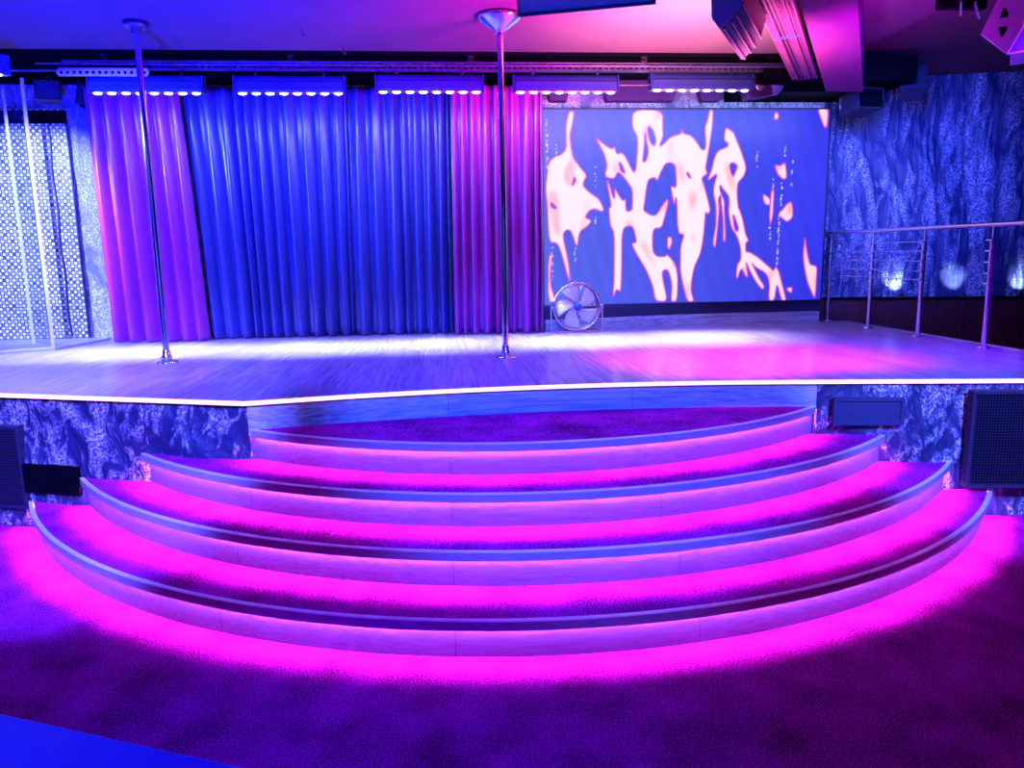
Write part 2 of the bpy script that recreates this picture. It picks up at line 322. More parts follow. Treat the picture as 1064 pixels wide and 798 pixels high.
def relief(a, b, z0, z1, amp, nx, nz, seed, thick=.06, freq=1.6):
    """upright slab from a to b with a carved front face (front = -y side)"""
    a = Vector((a[0], a[1], 0)); b = Vector((b[0], b[1], 0)); d = (b-a); n = Vector((d.y, -d.x, 0)).normalized()
    if n.y > 0: n = -n
    mb = MB()
    def fn(s, t):
        p = a + d*s + Vector((0, 0, z0+(z1-z0)*t))
        q = Vector((p.x*freq + p.z*1.3*freq*.6 + seed, p.y*freq*.3, p.z*freq*.55 - p.x*.4))
        h = min(noise.fractal(q, 1.0, 2.1, 4), .8) * amp
        e = min(1, t*12, (1-t)*12)
        return p + n*(h*e - abs(amp)*.2)
    mb.grid(nx, nz, fn)
    k = [a + Vector((0, 0, z0)), b + Vector((0, 0, z0)), b + Vector((0, 0, z1)), a + Vector((0, 0, z1))]
    k2 = [p - n*thick for p in k]
    mb.add(k + k2, [(0, 1, 5, 4), (1, 2, 6, 5), (2, 3, 7, 6), (3, 0, 4, 7), (4, 5, 6, 7)])
    return mb
struct(relief((-5.55, 8.52), (4.27, 8.52), 0, 3.6, .035, 220, 60, 3.).build('wall_back', MAT['rock_back']))
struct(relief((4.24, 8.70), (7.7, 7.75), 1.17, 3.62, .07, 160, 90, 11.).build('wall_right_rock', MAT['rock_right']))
# dark panelling under the carved wall, with a ledge
d = Vector((3.46, -.95, 0)).normalized(); nrm = Vector((d.y, -d.x, 0))
mb = MB()
for s0, s1 in ((0, .12), (.13, 1.62), (1.63, 3.56)):
    p0 = Vector((4.27, 8.56, 0)) + d*s0; p1 = Vector((4.27, 8.56, 0)) + d*s1
    mb.vprism([(p0.x, p0.y), (p1.x, p1.y), (p1.x-nrm.x*.03, p1.y-nrm.y*.03), (p0.x-nrm.x*.03, p0.y-nrm.y*.03)], 0, 1.155)
struct(mb.build('wall_right_panelling', MAT['brown']))
p0 = Vector((4.26, 8.54, 0)); p1 = p0 + d*3.52
struct(MB().vprism([(p0.x, p0.y), (p1.x, p1.y), (p1.x-nrm.x*.22, p1.y-nrm.y*.22), (p0.x-nrm.x*.22, p0.y-nrm.y*.22)], 1.155, 1.175).build('trim_1', MAT['black']))
# painted diagonal beam
bd = Vector((1.49, 2.58, 0)).normalized(); bn = Vector((bd.y, -bd.x, 0))
def beam_poly(pl, wd, back, fwd):
    pl = Vector((pl[0], pl[1], 0)); a = pl - bd*back; b = pl + bd*fwd
    return [(a.x, a.y), (a.x+bn.x*wd, a.y+bn.y*wd), (b.x+bn.x*wd, b.y+bn.y*wd), (b.x, b.y)]
a_, b_ = Vector((2.145, 4.665, 0)), 2.98
q0 = a_ - bd*4.; q1 = a_ + bd*b_
struct(MB().vprism([(q0.x, q0.y), (q0.x+.365, q0.y), (q1.x+.365, q1.y), (q1.x, q1.y)], 3.2, 3.53).build('ceiling_beam', MAT['beamp']))
struct(MB().vprism([(q1.x-.6, q1.y+.02), (q1.x+.9, q1.y+.02), (q1.x+.9, 8.3), (q1.x-.6, 8.3)], 3.30, 3.53).build('ceiling_soffit', MAT['black']))

# ------------------------------------------------------------------ stage
stage = empty('stage', (0, 6.5, 0), 'raised timber stage with laminate deck, glowing front edge and rock faced sides', 'stage')
stage.location = (0, 0, 0)
def arc3(p, q, r_, n):
    (x1, y1), (x2, y2), (x3, y3) = p, q, r_
    A = np.array([[2*(x2-x1), 2*(y2-y1)], [2*(x3-x1), 2*(y3-y1)]]); B = np.array([x2**2-x1**2+y2**2-y1**2, x3**2-x1**2+y3**2-y1**2])
    cx, cy = np.linalg.solve(A, B); R = math.hypot(x1-cx, y1-cy)
    t1 = math.atan2(y1-cy, x1-cx); t3 = math.atan2(y3-cy, x3-cx); t2 = math.atan2(y2-cy, x2-cx)
    if t3 > pi*.9 or t1 > pi*.9: pass
    return [(cx+R*math.cos(t1+(t3-t1)*i/n), cy+R*math.sin(t1+(t3-t1)*i/n)) for i in range(n+1)]
mid = arc3((-1.19, 4.555), (.75, 4.80), (2.39, 4.675), 24)
front = [(-5.5, 6.02)] + mid + [(4.60, 4.335)]
def off(path, dist):
    out = []
    for i, p in enumerate(path):
        a = Vector(path[max(i-1, 0)]); b = Vector(path[min(i+1, len(path)-1)]); t = (b-a).normalized()
        out.append((p[0]+t.y*dist, p[1]-t.x*dist))
    return out
fo = off(front, .022)
MB().vprism(fo + [(4.60, 8.42), (4.25, 8.48), (-5.5, 8.48)], ST-.03, ST).build('deck', MAT['deck'], stage)
mb = MB()
P = []; n_ = len(fo)
o1 = off(front, .034)
for z, pth in ((ST-.028, o1), (ST-.004, o1)):
    P += [(x, y, z) for x, y in pth]
for z, pth in ((ST-.004, fo), (ST-.028, fo)):
    P += [(x, y, z) for x, y in pth]
fs = []
for k in range(4):
    for i in range(n_-1):
        a, b = k*n_+i, ((k+1) % 4)*n_+i; fs.append((a, a+1, b+1, b))
mb.add(P, fs); e_ = mb.build('edge_light', MAT['edge'], stage); e_['label'] = 'glowing pinkish white light strip along the stage edge'
def ribbon(path, z0, z1, thick):
    inner = off(path, -thick); n = len(path); P = []
    for z, pth in ((z0, path), (z1, path), (z1, inner), (z0, inner)): P += [(x, y, z) for x, y in pth]
    fs = [(k*n+i, k*n+i+1, ((k+1) % 4)*n+i+1, ((k+1) % 4)*n+i) for k in range(4) for i in range(n-1)]
    fs += [(0, n, 2*n, 3*n), (n-1, 4*n-1, 3*n-1, 2*n-1)]
    return MB().add(P, fs)
ribbon(mid, 4*RIS-.02, ST-.03, .03).build('front_board', MAT['board'], stage)
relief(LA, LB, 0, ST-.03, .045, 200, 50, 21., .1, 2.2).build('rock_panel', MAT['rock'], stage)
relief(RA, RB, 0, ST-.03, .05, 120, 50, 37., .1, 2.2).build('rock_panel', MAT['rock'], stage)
MB().box((4.585, 6.38, ST/2-.015), (.03, 4.06, ST-.03)).build('side_board', MAT['black'], stage)
MB().box((4.59, 6.38, ST+.004), (.02, 4.06, .008)).build('side_trim', MAT['steel'], stage)

# ------------------------------------------------------------------ curved staircase
stairs = empty('staircase', (0, 0, 0), 'wide curved staircase of four carpeted steps with pink lights under each nosing', 'staircase')
STEPS = [(.5619, 6.7788, 3.7422), (.6044, 6.9327, 3.5781), (.5583, 6.9482, 3.2770), (.5318, 6.8459, 2.8583)]
def wall_y(x):
    if x < LA[0]: t = (x-LA[0])/(LB[0]-LA[0]); return LA[1]+(LB[1]-LA[1])*t
    if x > RA[0]: t = (x-RA[0])/(RB[0]-RA[0]); return RA[1]+(RB[1]-RA[1])*t
    i = min(range(len(mid)-1), key=lambda i: abs(mid[i][0]-x)); return mid[i][1]
for k, (cx, cy, R) in enumerate(STEPS, 1):
    zt = k*RIS
    def end(sgn):
        th = 0
        while th < 1.55:
            x, y = cx+sgn*R*math.sin(th), cy-R*math.cos(th)
            if y >= wall_y(x)-.004: return sgn*th
            th += .002
        return sgn*th
    t0, t1 = end(-1), end(1)
    if k == 4: t0, t1 = -math.asin((cx+1.185)/R), math.asin((2.385-cx)/R)
    N = 96
    def arc(rad, a=t0, b=t1): return [(cx+rad*math.sin(a+(b-a)*i/N), cy-rad*math.cos(a+(b-a)*i/N)) for i in range(N+1)]
    back = [(2.50, 4.75), (-1.25, 4.70)] if k == 4 else [(RA[0]+.02, RA[1]+.02), (LA[0]-.02, LA[1]+.02)]
    if k == 4: back = [(x, y+.03) for x, y in mid[::-1]]
    Ri = R-.035
    step = MB().vprism(arc(R-.026) + back, zt-.012, zt).build('step', MAT['carpet'], stairs)
    ex = .012 if k == 4 else 0
    ribbon(arc(Ri, t0-ex, t1+ex), zt-RIS, zt-.012, .02).build('riser', MAT['riser'], step)
    ribbon(arc(R), zt-.044, zt-.002, .008).build('nosing', MAT['nosing'], step)
    tr = ribbon(arc(R+.001), zt-.002, zt+.003, .026).build('edge_trim', MAT['trim'], step)
    tr['label'] = 'pale metal strip along the step edge'
    L_ = MB(); ro, ri = R-.021, R-.031; n = N+1
    A = arc(ro); B = arc(ri)
    P = [(x, y, zt-.030) for x, y in A] + [(x, y, zt-.030) for x, y in B] + [(x, y, zt-.020) for x, y in B] + [(x, y, zt-.020) for x, y in A]
    L_.add(P, [(q*n+i, ((q+1) % 4)*n+i, ((q+1) % 4)*n+i+1, q*n+i+1) for q in range(4) for i in range(N)])
    ls = L_.build('light_strip', MAT['led'], step); ls['label'] = 'glowing pink light strip tucked under the nosing'

# ------------------------------------------------------------------ panels in the stage front
def onwall(a, b, x): t = (x-a[0])/(b[0]-a[0]); return a[1]+(b[1]-a[1])*t
def wallbox(name, A, B, x0, x1, z0, z1, depth, frame, face, label, cat, hole=None, group=None):
    a = Vector((x0, onwall(A, B, x0), 0)); b = Vector((x1, onwall(A, B, x1), 0)); dd = (b-a); L = dd.length; dd.normalize()
    n = Vector((dd.y, -dd.x, 0)); 
    if n.y > 0: n = -n
    o = empty(name, (a+b)/2 + Vector((0, 0, z0)) + n*.032, label, cat, group)
    R3 = Matrix((dd, -n, Vector((0, 0, 1)))).transposed(); o.rotation_euler = R3.to_euler(); H = z1-z0
    mb = MB()
    t = .022
    for cx_, cz_, sx, sz in ((0, t/2, L, t), (0, H-t/2, L, t), (-L/2+t/2, H/2, t, H-2*t), (L/2-t/2, H/2, t, H-2*t)):
        mb.box((cx_, -depth/2, cz_), (sx, depth, sz))
    mb.build('frame', frame, o, .003)
    MB().box((0, -depth*.4, H/2), (L-2*t+.004, depth*.7, H-2*t+.004)).build('grille', face, o)
    return o
wallbox('speaker', LA, LB, -2.77, -3.25, .13, .695, .07, MAT['darkbox'], MAT['grille'], 'large black meshed loudspeaker set in the rock at the left edge', 'speaker')
wallbox('vent_panel', LA, LB, -2.368, -2.785, .25, .442, .05, MAT['black'], MAT['black'], 'black rectangular panel low in the rock left of the steps', 'panel')
wallbox('vent_panel', RA, RB, 2.468, 2.903, .623, .802, .045, MAT['matt'], MAT['matt'], 'flat blue lit rectangular panel in the rock right of the top step', 'panel')
wallbox('speaker', RA, RB, 3.30, 3.86, .218, .848, .07, MAT['darkbox'], MAT['grille'], 'large perforated loudspeaker set in the rock right of the steps', 'speaker')

# ------------------------------------------------------------------ stage backdrop: boards, screen
plinth = empty('plinth', (0, 0, 0), 'low board plinth running under the big video screen', 'plinth')
path = [(1.06, 8.03), (1.67, 8.10), (2.2, 8.24), (2.6, 8.32), (3.24, 8.35), (4.24, 8.34)]
ribbon(path, ST, ST+.125, .05).build('lower_board', MAT['board'], plinth)
ribbon([(x, max(y, 8.16)+.03) for x, y in path], ST+.10, 1.165, .10).build('upper_board', MAT['matt'], plinth)

# screen picture: flame shapes traced as outlines, colours stored per vertex of a fine grid
OF = {1: (560, 110), 2: (660, 110), 3: (760, 110), 4: (560, 210), 5: (660, 210), 6: (760, 210)}
FL = [
 [(1,220,48),(1,260,48),(1,245,150),(1,225,230),(1,235,320),(1,250,400),(1,290,460),(1,360,540),(1,330,590),(1,330,630),(1,400,690),(1,450,720),(1,490,798),(4,485,60),(4,460,60),(4,430,40),(4,380,50),(4,340,110),(4,400,135),(4,350,190),(4,300,220),(4,280,360),(4,235,215),(4,200,205),(4,165,245),(4,215,470),(4,225,640),(4,195,540),(4,160,400),(4,125,310),(4,60,310),(4,48,0),(1,35,640),(1,60,440),(1,100,400),(1,160,380),(1,200,330),(1,195,220),(1,200,130)],
 [(1,80,745),(1,120,790),(4,118,45),(4,75,25)],
 [(1,258,545),(1,275,580),(1,240,630)],
 [(4,55,420),(4,90,400),(4,75,470),(4,65,640),(4,110,790),(4,50,790)],
 [(1,425,250),(1,500,310),(1,555,340),(1,570,315),(1,590,380),(1,620,365),(1,650,385),(1,690,460),(1,720,520),(1,740,500),(1,755,250),(1,705,170),(1,710,40),(2,185,45),(2,185,190),(2,190,240),(2,160,325),(2,200,295),(2,250,245),(2,335,225),(2,330,180),(2,350,225),(2,410,235),(2,460,290),(2,490,340),(2,520,350),(2,530,300),(2,515,180),(2,540,110),(2,550,45),(2,580,45),(2,575,180),(2,555,330),(2,545,400),(2,530,490),(2,550,530),(2,500,560),(2,520,610),(2,545,690),(2,575,798),(5,575,60),(5,560,85),(5,540,60),(5,530,250),(5,510,390),(5,460,500),(5,440,620),(5,438,700),(5,465,780),(5,410,780),(5,370,640),(5,345,520),(5,345,330),(5,375,240),(5,330,240),(5,315,150),(5,310,0),(2,300,700),(2,290,780),(2,270,690),(2,255,620),(2,300,640),(2,300,560),(2,290,460),(2,250,440),(2,210,450),(2,170,530),(2,150,585),(2,130,555),(2,80,570),(2,65,640),(2,55,730),(2,45,798),(5,50,60),(5,110,95),(5,150,90),(5,200,0),(2,235,720),(2,240,760),(5,240,0),(5,210,120),(5,190,190),(5,120,195),(5,120,380),(5,160,420),(5,220,420),(5,240,400),(5,310,480),(5,330,600),(5,325,780),(5,275,780),(5,285,650),(5,250,520),(5,200,530),(5,210,620),(5,250,780),(5,150,780),(5,130,660),(5,70,520),(5,0,410),(4,750,395),(4,710,310),(4,755,310),(4,720,170),(4,635,190),(4,635,500),(4,630,710),(4,595,680),(4,565,760),(4,575,600),(4,575,230),(4,540,170),(4,530,40),(1,530,798),(1,550,780),(1,510,570),(1,530,600),(1,560,710),(1,580,720),(1,570,630),(1,610,700),(1,640,740),(1,660,720),(1,665,798),(4,670,60),(4,700,60),(1,715,798),(1,715,650),(1,680,600),(1,640,545),(1,600,510),(1,570,570),(1,495,550),(1,515,460),(1,490,370),(1,440,280)],
 [(1,605,440),(1,625,445),(1,662,530),(1,620,510)],
 [(2,48,200),(2,60,280),(2,78,345),(2,62,430),(2,30,440),(2,42,330)],
 [(2,72,160),(2,110,190),(2,135,270),(2,122,320),(2,90,290),(2,68,210)],
 [(2,378,515),(2,400,525),(2,418,565),(2,395,555)],
 [(5,240,265),(5,265,260),(5,280,300),(5,255,365),(5,240,340)],
 [(2,680,180),(2,710,190),(2,750,220),(3,5,260),(3,40,330),(3,100,480),(3,80,550),(3,30,600),(3,30,700),(3,45,798),(6,50,40),(6,80,110),(6,110,240),(6,140,295),(6,115,300),(6,115,380),(6,150,380),(6,230,430),(6,290,480),(6,330,510),(6,350,530),(6,370,495),(6,395,530),(6,420,610),(6,470,770),(6,430,770),(6,385,620),(6,370,770),(6,320,770),(6,325,620),(6,290,545),(6,200,500),(6,165,460),(6,240,600),(6,280,650),(6,270,685),(6,210,620),(6,140,500),(6,120,450),(6,145,585),(6,120,570),(6,90,510),(6,70,540),(6,60,590),(6,45,580),(6,50,480),(6,80,440),(6,75,350),(6,40,250),(6,0,200),(5,740,140),(5,725,60),(5,730,0),(2,725,700),(2,670,640),(2,650,610),(2,650,660),(2,690,740),(2,690,798),(5,710,290),(5,690,300),(5,685,130),(5,665,0),(2,660,690),(2,640,720),(2,650,798),(5,650,50),(5,630,330),(5,620,345),(5,605,310),(5,630,150),(5,620,0),(2,600,690),(2,600,620),(2,630,520),(2,545,590),(2,580,500),(2,600,400),(2,630,350),(2,700,325),(2,710,300),(2,670,270)],
 [(2,720,460),(2,750,440),(3,30,470),(3,0,540),(2,755,555),(2,735,520)],
 [(6,0,90),(6,10,90),(6,50,180),(6,50,220),(6,20,210)],
 [(3,310,70),(3,330,65),(3,345,105),(3,320,122),(3,305,110)],
 [(3,650,38),(3,735,38),(3,740,100),(3,735,170),(3,720,185),(3,700,150)],
 [(3,325,460),(3,370,470),(3,410,440),(3,430,560),(3,400,575),(3,350,530)],
 [(3,235,680),(3,300,720),(3,300,775),(3,255,760)],
 [(3,308,650),(3,328,650),(3,328,798),(6,328,80),(6,310,180),(6,300,100)],
 [(3,450,750),(3,480,750),(6,495,100),(6,450,145),(6,400,110),(6,370,80),(6,410,40)],
 [(6,600,250),(6,615,350),(6,650,480),(6,690,485),(6,715,500),(6,710,750),(6,690,720),(6,640,620),(6,610,510),(6,592,400)],
 [(6,470,665),(6,515,660),(6,510,710),(6,470,680)],
]
SX0, SX1, SZ0, SZ1 = 1.09, 4.252, 1.172, 3.238
SY = 8.36
def px2s(r_, x, y):   # traced picture point -> place on the screen (metres from its lower left corner)
    px, py = OF[r_][0]+x/7.6, OF[r_][1]+y/7.6
    u = (px-562.5)/(859-562.5)
    top, bot = 114.6+(116-114.6)*u, 317.8+(309.5-317.8)*u
    return u, 1-(py-top)/(bot-top)
NX, NZ = 330, 214
U, V = np.meshgrid(np.linspace(0, 1, NX), np.linspace(0, 1, NZ))
Wd, Hd = (SX1-SX0)*100, (SZ1-SZ0)*100
X, Y = U*Wd, V*Hd
inside = np.zeros_like(X, bool); dist = np.full_like(X, 1e9)
for poly in FL:
    q = [px2s(*p) for p in poly]; q = [(a*Wd, b*Hd) for a, b in q]
    for _ in range(2 if len(q) > 6 else 1):   # round the corners
        q = [pt for p, r_ in zip(q, q[1:]+q[:1]) for pt in ((p[0]*.8+r_[0]*.2, p[1]*.8+r_[1]*.2), (p[0]*.2+r_[0]*.8, p[1]*.2+r_[1]*.8))]
    for (x1, y1), (x2, y2) in zip(q, q[1:]+q[:1]):
        if y1 != y2:
            cr = ((Y >= min(y1, y2)) & (Y < max(y1, y2))) & (X < (x2-x1)*(Y-y1)/(y2-y1)+x1)
            inside ^= cr
        L2 = (x2-x1)**2+(y2-y1)**2+1e-9; t = np.clip(((X-x1)*(x2-x1)+(Y-y1)*(y2-y1))/L2, 0, 1)
        dist = np.minimum(dist, np.hypot(X-x1-t*(x2-x1), Y-y1-t*(y2-y1)))
sd = np.where(inside, dist, -dist)
rng = np.random.default_rng(3)
low = np.zeros_like(X)
for k in range(14):
    a, f = rng.uniform(0, 6.28, 2), rng.uniform(.05, .28, 2); low += np.sin(X*f[0]+a[0])*np.sin(Y*f[1]*.6+a[1])
low = (low-low.min())/(low.max()-low.min())
def ss(a, b, x): t = np.clip((x-a)/(b-a), 0, 1); return t*t*(3-2*t)
bg = np.stack([.03+.05*(1-U), .06+.07*(1-U)-.03*U, .78+0*U], -1)
bg *= (1+.05*np.sin(X*.35+Y*.1))[..., None]
edge_c = np.array([.85, .03, .62]); hot = np.stack([1.1+0*U, .85+0*U, .95+0*U], -1)
pale = np.stack([1.0+0*U, .42+0*U, .55-.2*U], -1)
wgt = (ss(.55, .8, low)*.75 + .35*ss(.6, 1., U))[..., None].clip(0, .85); body = hot*(1-wgt) + pale*wgt
k1 = ss(-1.2, .3, sd)[..., None]; k2 = ss(.0, 1.5, sd)[..., None]
col = bg*(1-k1) + edge_c*k1; col = col*(1-k2) + body*k2
for (r_, x, y0, y1, n) in ((1,50,60,500,26),(1,125,260,520,8),(1,425,440,650,5),(4,425,50,170,6),(3,405,270,410,6),(3,470,430,630,8),(3,390,600,790,14),(6,380,0,490,34),(6,310,180,300,7),(3,180,340,490,7),(4,85,330,690,10),(4,265,350,500,8),(3,320,550,640,5)):
    for i in range(n):
        u, v = px2s(r_, x+rng.uniform(-6, 6), y0+(y1-y0)*rng.random()); dd = np.hypot(X-u*Wd, Y-v*Hd)
        col += (np.clip(1.15-dd, 0, 1)*rng.uniform(.4, 1.))[..., None]*np.array([1, .8, 1])
scr = empty('video_screen', (SX0, SY, SZ0), 'big wall video screen showing white and pink flames on blue', 'screen')
mb = MB().grid(NX, NZ, lambda s, t: (s*(SX1-SX0), 0, t*(SZ1-SZ0)))
mt, nt, b = new('screen_picture')
at = nd(nt, 'ShaderNodeAttribute', attribute_name='picture'); b.inputs['Base Color'].default_value = (.01, .01, .015, 1)
nt.links.new(at.outputs['Color'], b.inputs['Emission Color']); b.inputs['Emission Strength'].default_value = 1.0; b.inputs['Roughness'].default_value = .5
pic = mb.build('display', mt, scr)
ca = pic.data.color_attributes.new('picture', 'FLOAT_COLOR', 'POINT')
ca.data.foreach_set('color', np.concatenate([col, np.ones((NZ, NX, 1))], -1).astype(np.float32).ravel())
mb = MB(); ww, hh = SX1-SX0, SZ1-SZ0
mb.box((ww/2, .035, hh/2), (ww+.02, .06, hh+.02))
for cx_, cz_, sx, sz in ((ww/2, -.006, ww+.024, .012), (ww/2, hh+.006, ww+.024, .012), (-.006, hh/2, .012, hh), (ww+.006, hh/2, .012, hh)):
    mb.box((cx_, .0, cz_), (sx, .03, sz))
mb.build('frame', MAT['screen_frame'], scr)

# ------------------------------------------------------------------ curtains
def curtain(x0t, x1t, x0b, x1b, yb, ztop, zbot, nf, seed, mat, label, lean=0.):
    rr = random.Random(seed)
    ph = []; x = 0
    while x < 1: ph.append(x); x += rr.uniform(.6, 1.5)/nf
    ph.append(1.0001); ph[-1] = max(1.0001, ph[-1])
    amp = [rr.uniform(.55, 1.) for _ in ph]; dr = [rr.uniform(-.35, .35) for _ in ph]
    def fold(s):
        for i in range(len(ph)-1):
            if ph[i] <= s < ph[i+1]:
                t = (s-ph[i])/(ph[i+1]-ph[i]); return i, t
        return len(ph)-2, 1.
    def fn(s, t):
        # t = 0 at the hem, 1 at the heading
        z = zbot + (ztop-zbot)*t
        wob = .012*noise.noise(Vector((s*nf*.25, t*1.6, seed)))*(1-t)
        s2 = min(max(s+wob, 0), 1); i, q = fold(s2)
        a = (amp[i]*(1-q)+amp[min(i+1, len(amp)-1)]*q)
        gp = .16+.12*amp[i]
        wv = max(0, math.sin(pi*min(1, max(0, (q-gp)/(1-gp)))))**.8
        fine = .25*math.sin(s2*nf*2*pi*1.7+seed)*t**2
        dep = (.17*(1-.35*t))*a*(wv+fine*.35) + .02*noise.noise(Vector((s*nf*.8, t*2.5, seed+5)))
        x = (x0b+(x1b-x0b)*s)*(1-t) + (x0t+(x1t-x0t)*s)*t + .022*math.sin(2*pi*q+.5)*a*(1-.4*t)
        hz = .006*noise.noise(Vector((s*nf, 3, seed)))*(1-t)
        return (x, yb - dep, z+max(hz, -.0))
    mb = MB().grid(int(nf*26), 44, fn)
    o = mb.build('curtain', mat)
    sd_ = o.modifiers.new('thick', 'SOLIDIFY'); sd_.thickness = .004; sd_.offset = 1
    return tag(o, label, 'curtain', 'curtains along the back of the stage')
ZB = ST+.008
curtain(-3.42, -2.53, -3.38, -2.42, 8.06, 3.40, ZB, 7.5, 5, MAT['purple_cloth'], 'purple satin curtain at the left end, next to the mirror mosaic')
curtain(-2.55, -.93, -2.44, -.96, 8.20, 3.40, ZB, 11.5, 12, MAT['blue_cloth'], 'blue satin curtain beside the left purple curtain')
curtain(-.925, .105, -.955, .085, 8.20, 3.40, ZB, 8.5, 23, MAT['blue_cloth'], 'blue satin curtain just left of the centre pole and purple drape')
curtain(.11, 1.04, .09, 1.03, 8.05, 3.40, ZB, 8, 31, MAT['purple_cloth'], 'purple satin curtain behind the centre pole, beside the screen')

# ------------------------------------------------------------------ mosaic wall and glass cubicle
mos = empty('mosaic_panel', (0, 0, 0), 'checkered silver mirror mosaic panel on the back wall at far left', 'mosaic')
MB().box((-4.66, 8.475, 2.03), (1.72, .02, 2.2)).build('tiles', MAT['mosaic'], mos)
MB().box((-4.66, 8.47, 3.185), (1.74, .03, .13)).build('black_band', MAT['black'], mos)
MB().box((-4.66, 8.47, 3.262), (1.74, .03, .024)).build('top_tiles', MAT['mosaic'], mos)
MB().box((-3.795, 8.472, 2.05), (.01, .03, 2.28)).build('edge_strip', MAT['dark_strip'], mos)
mb = MB(); mb.tube([(-3.97+.03*math.sin(z*9)*.3, 8.46, z) for z in np.linspace(.95, 3.1, 24)], .012, 8); mb.build('dark_strip_reflection', MAT['dark_strip'], mos)  # dark wavy line standing in for a reflection in the mirror tiles
C = Vector((-3.68, 7.50, 0)); P1 = Vector((-4.10, 7.95, 0)); Fl = Vector((-4.95, 6.62, 0))
tray = MB().vprism([(C.x, C.y), (-3.53, 8.25), (-3.55, 8.40), (-5.3, 8.40), (-5.3, 6.4), (Fl.x, Fl.y)], ST, ST+.02).build('shower_tray', MAT['tray'])
tag(tray, 'low bluish tray base on the deck under the glass cubicle', 'tray')
def pane(name, a, b, z0, z1, label, edges, handle=None):
    dd = (b-a); L = dd.length; dd.normalize(); o = empty(name, a + Vector((0, 0, z0)), label, 'glass panel')
    o.rotation_euler = (0, 0, math.atan2(dd.y, dd.x)); H = z1-z0
    MB().box((L/2, 0, H/2), (L, .008, H)).build('glass', MAT['glass'], o)
    for e in edges:
        mb = MB().box((L*e, 0, H/2), (.022, .022, H)); q = mb.build('edge_profile', MAT['white_edge'], o)
    MB().box((L/2, 0, .006), (L, .02, .012)).build('bottom_profile', MAT['white_edge'], o)
    if handle: 
        MB().box((.06, -.012, .18), (.07, .03, .07)).build('hinge', MAT['steel'], o, .005)
        MB().box((.06, -.012, H-.35), (.07, .03, .07)).build('hinge', MAT['steel'], o, .005)
    return o
MAT['white_edge'] = simple('white_edge_profile', (.9, .9, .95), .25, .3, .05, 10)
pane('glass_panel', C + Vector((-.02, -.0, 0)), Fl, ST+.02, 3.30, 'fixed clear glass panel along the front of the cubicle', (0,))
pane('glass_door', C + Vector((-.03, .03, 0)), P1, ST+.02, 3.36, 'clear glass door ajar inside the cubicle at far left', (0, 1), True)

# ------------------------------------------------------------------ dance poles
def pole(x, y, r, top, label):
    o = empty('dance_pole', (x, y, ST), label, 'pole', 'dance poles'); H = CZ-ST
    MB().tube([(0, 0, .0), (0, 0, H)], r, 20).build('shaft', MAT['chrome'], o)
    MB().lathe([(0, .016), (r+.004, .016), (.05, .014), (.078, .012), (.084, .004), (.084, 0), (0, 0)]).build('base_flange', MAT['chrome'], o)
    MB().lathe([(r, .016), (r+.013, .016), (r+.013, .06), (r+.004, .066), (r+.004, .1), (r, .104)]).build('collar', MAT['chrome'], o)
    if top == 'dome':
        MB().lathe([(r+.004, H-.145), (r+.010, H-.122), (.06, H-.105), (.11, H-.075), (.15, H-.045), (.168, H-.028), (.17, H-.018), (.16, H-.012), (0, H-.012)], n=40).build('ceiling_dome', MAT['chrome'], o)
        MB().lathe([(0, H), (.12, H), (.12, H-.012), (0, H-.012)]).build('ceiling_plate', MAT['dark'], o)
    else:
        MB().lathe([(r, H-.09), (r+.016, H-.09), (r+.016, H-.045), (r+.03, H-.04), (.085, H-.034), (.093, H-.026), (.093, H-.012), (.085, H), (0, H)]).build('ceiling_plate', MAT['dark'], o)
        for k in range(6): a = pi/3*k; MB().lathe([(0, H-.042), (.009, H-.042), (.009, H-.03), (0, H-.03)], (.066*math.cos(a), .066*math.sin(a), 0), 10).build('bolt', MAT['chrome'], o)
    return o
pole(-2.261, 6.35, .025, 'plate', 'chrome dance pole standing before the left purple curtain')
pole(.475, 6.074, .024, 'dome', 'chrome dance pole with wide silver dome at the ceiling, mid stage')

# ------------------------------------------------------------------ light bars and the truss that carries them
def light_bar():
    o = empty('light_bar', (0, 0, 0), '', 'stage light')
    L = .955
    prof = [(-.055, -.02), (-.075, .0), (-.07, .05), (-.045, .10), (-.02, .125), (.03, .125), (.055, .10), (.06, .0), (.04, -.02)]
    MB().prism(prof, -L/2, L/2).build('housing', MAT['housing'], o, .004)
    MB().box((0, -.075, .035), (L-.02, .006, .05)).build('lens_cover', MAT['housing'], o)
    mb = MB().box((0, -.012, -.022), (L-.01, .082, .008)); mb.build('lens_tray', MAT['steel'], o)
    for s in (-1, 1):
        mb = MB(); x = s*(L/2+.008)
        mb.add([(x-.006, -.085, -.03), (x-.006, -.06, .12), (x-.006, .05, .13), (x-.006, .05, -.02), (x+.006, -.085, -.03), (x+.006, -.06, .12), (x+.006, .05, .13), (x+.006, .05, -.02)],
               [(0,1,2,3),(7,6,5,4),(0,4,5,1),(1,5,6,2),(2,6,7,3),(3,7,4,0)])
        mb.build('end_bracket', MAT['housing'], o)
    for k in range(8):
        x = -L/2+.055+(L-.11)*k/7
        MB().lathe([(0, -.040), (.014, -.037), (.024, -.030), (.025, -.024), (0, -.024)], (x, -.030, -.002), 14).stretch(x, 1.45).build('lens', MAT['lens'], o)
    for s in (-.3, .3): MB().tube([(s, .0, .12), (s, 0, .152)], .012, 8).build('clamp', MAT['dark'], o)
    return o
bar0 = light_bar()
BY = 7.37
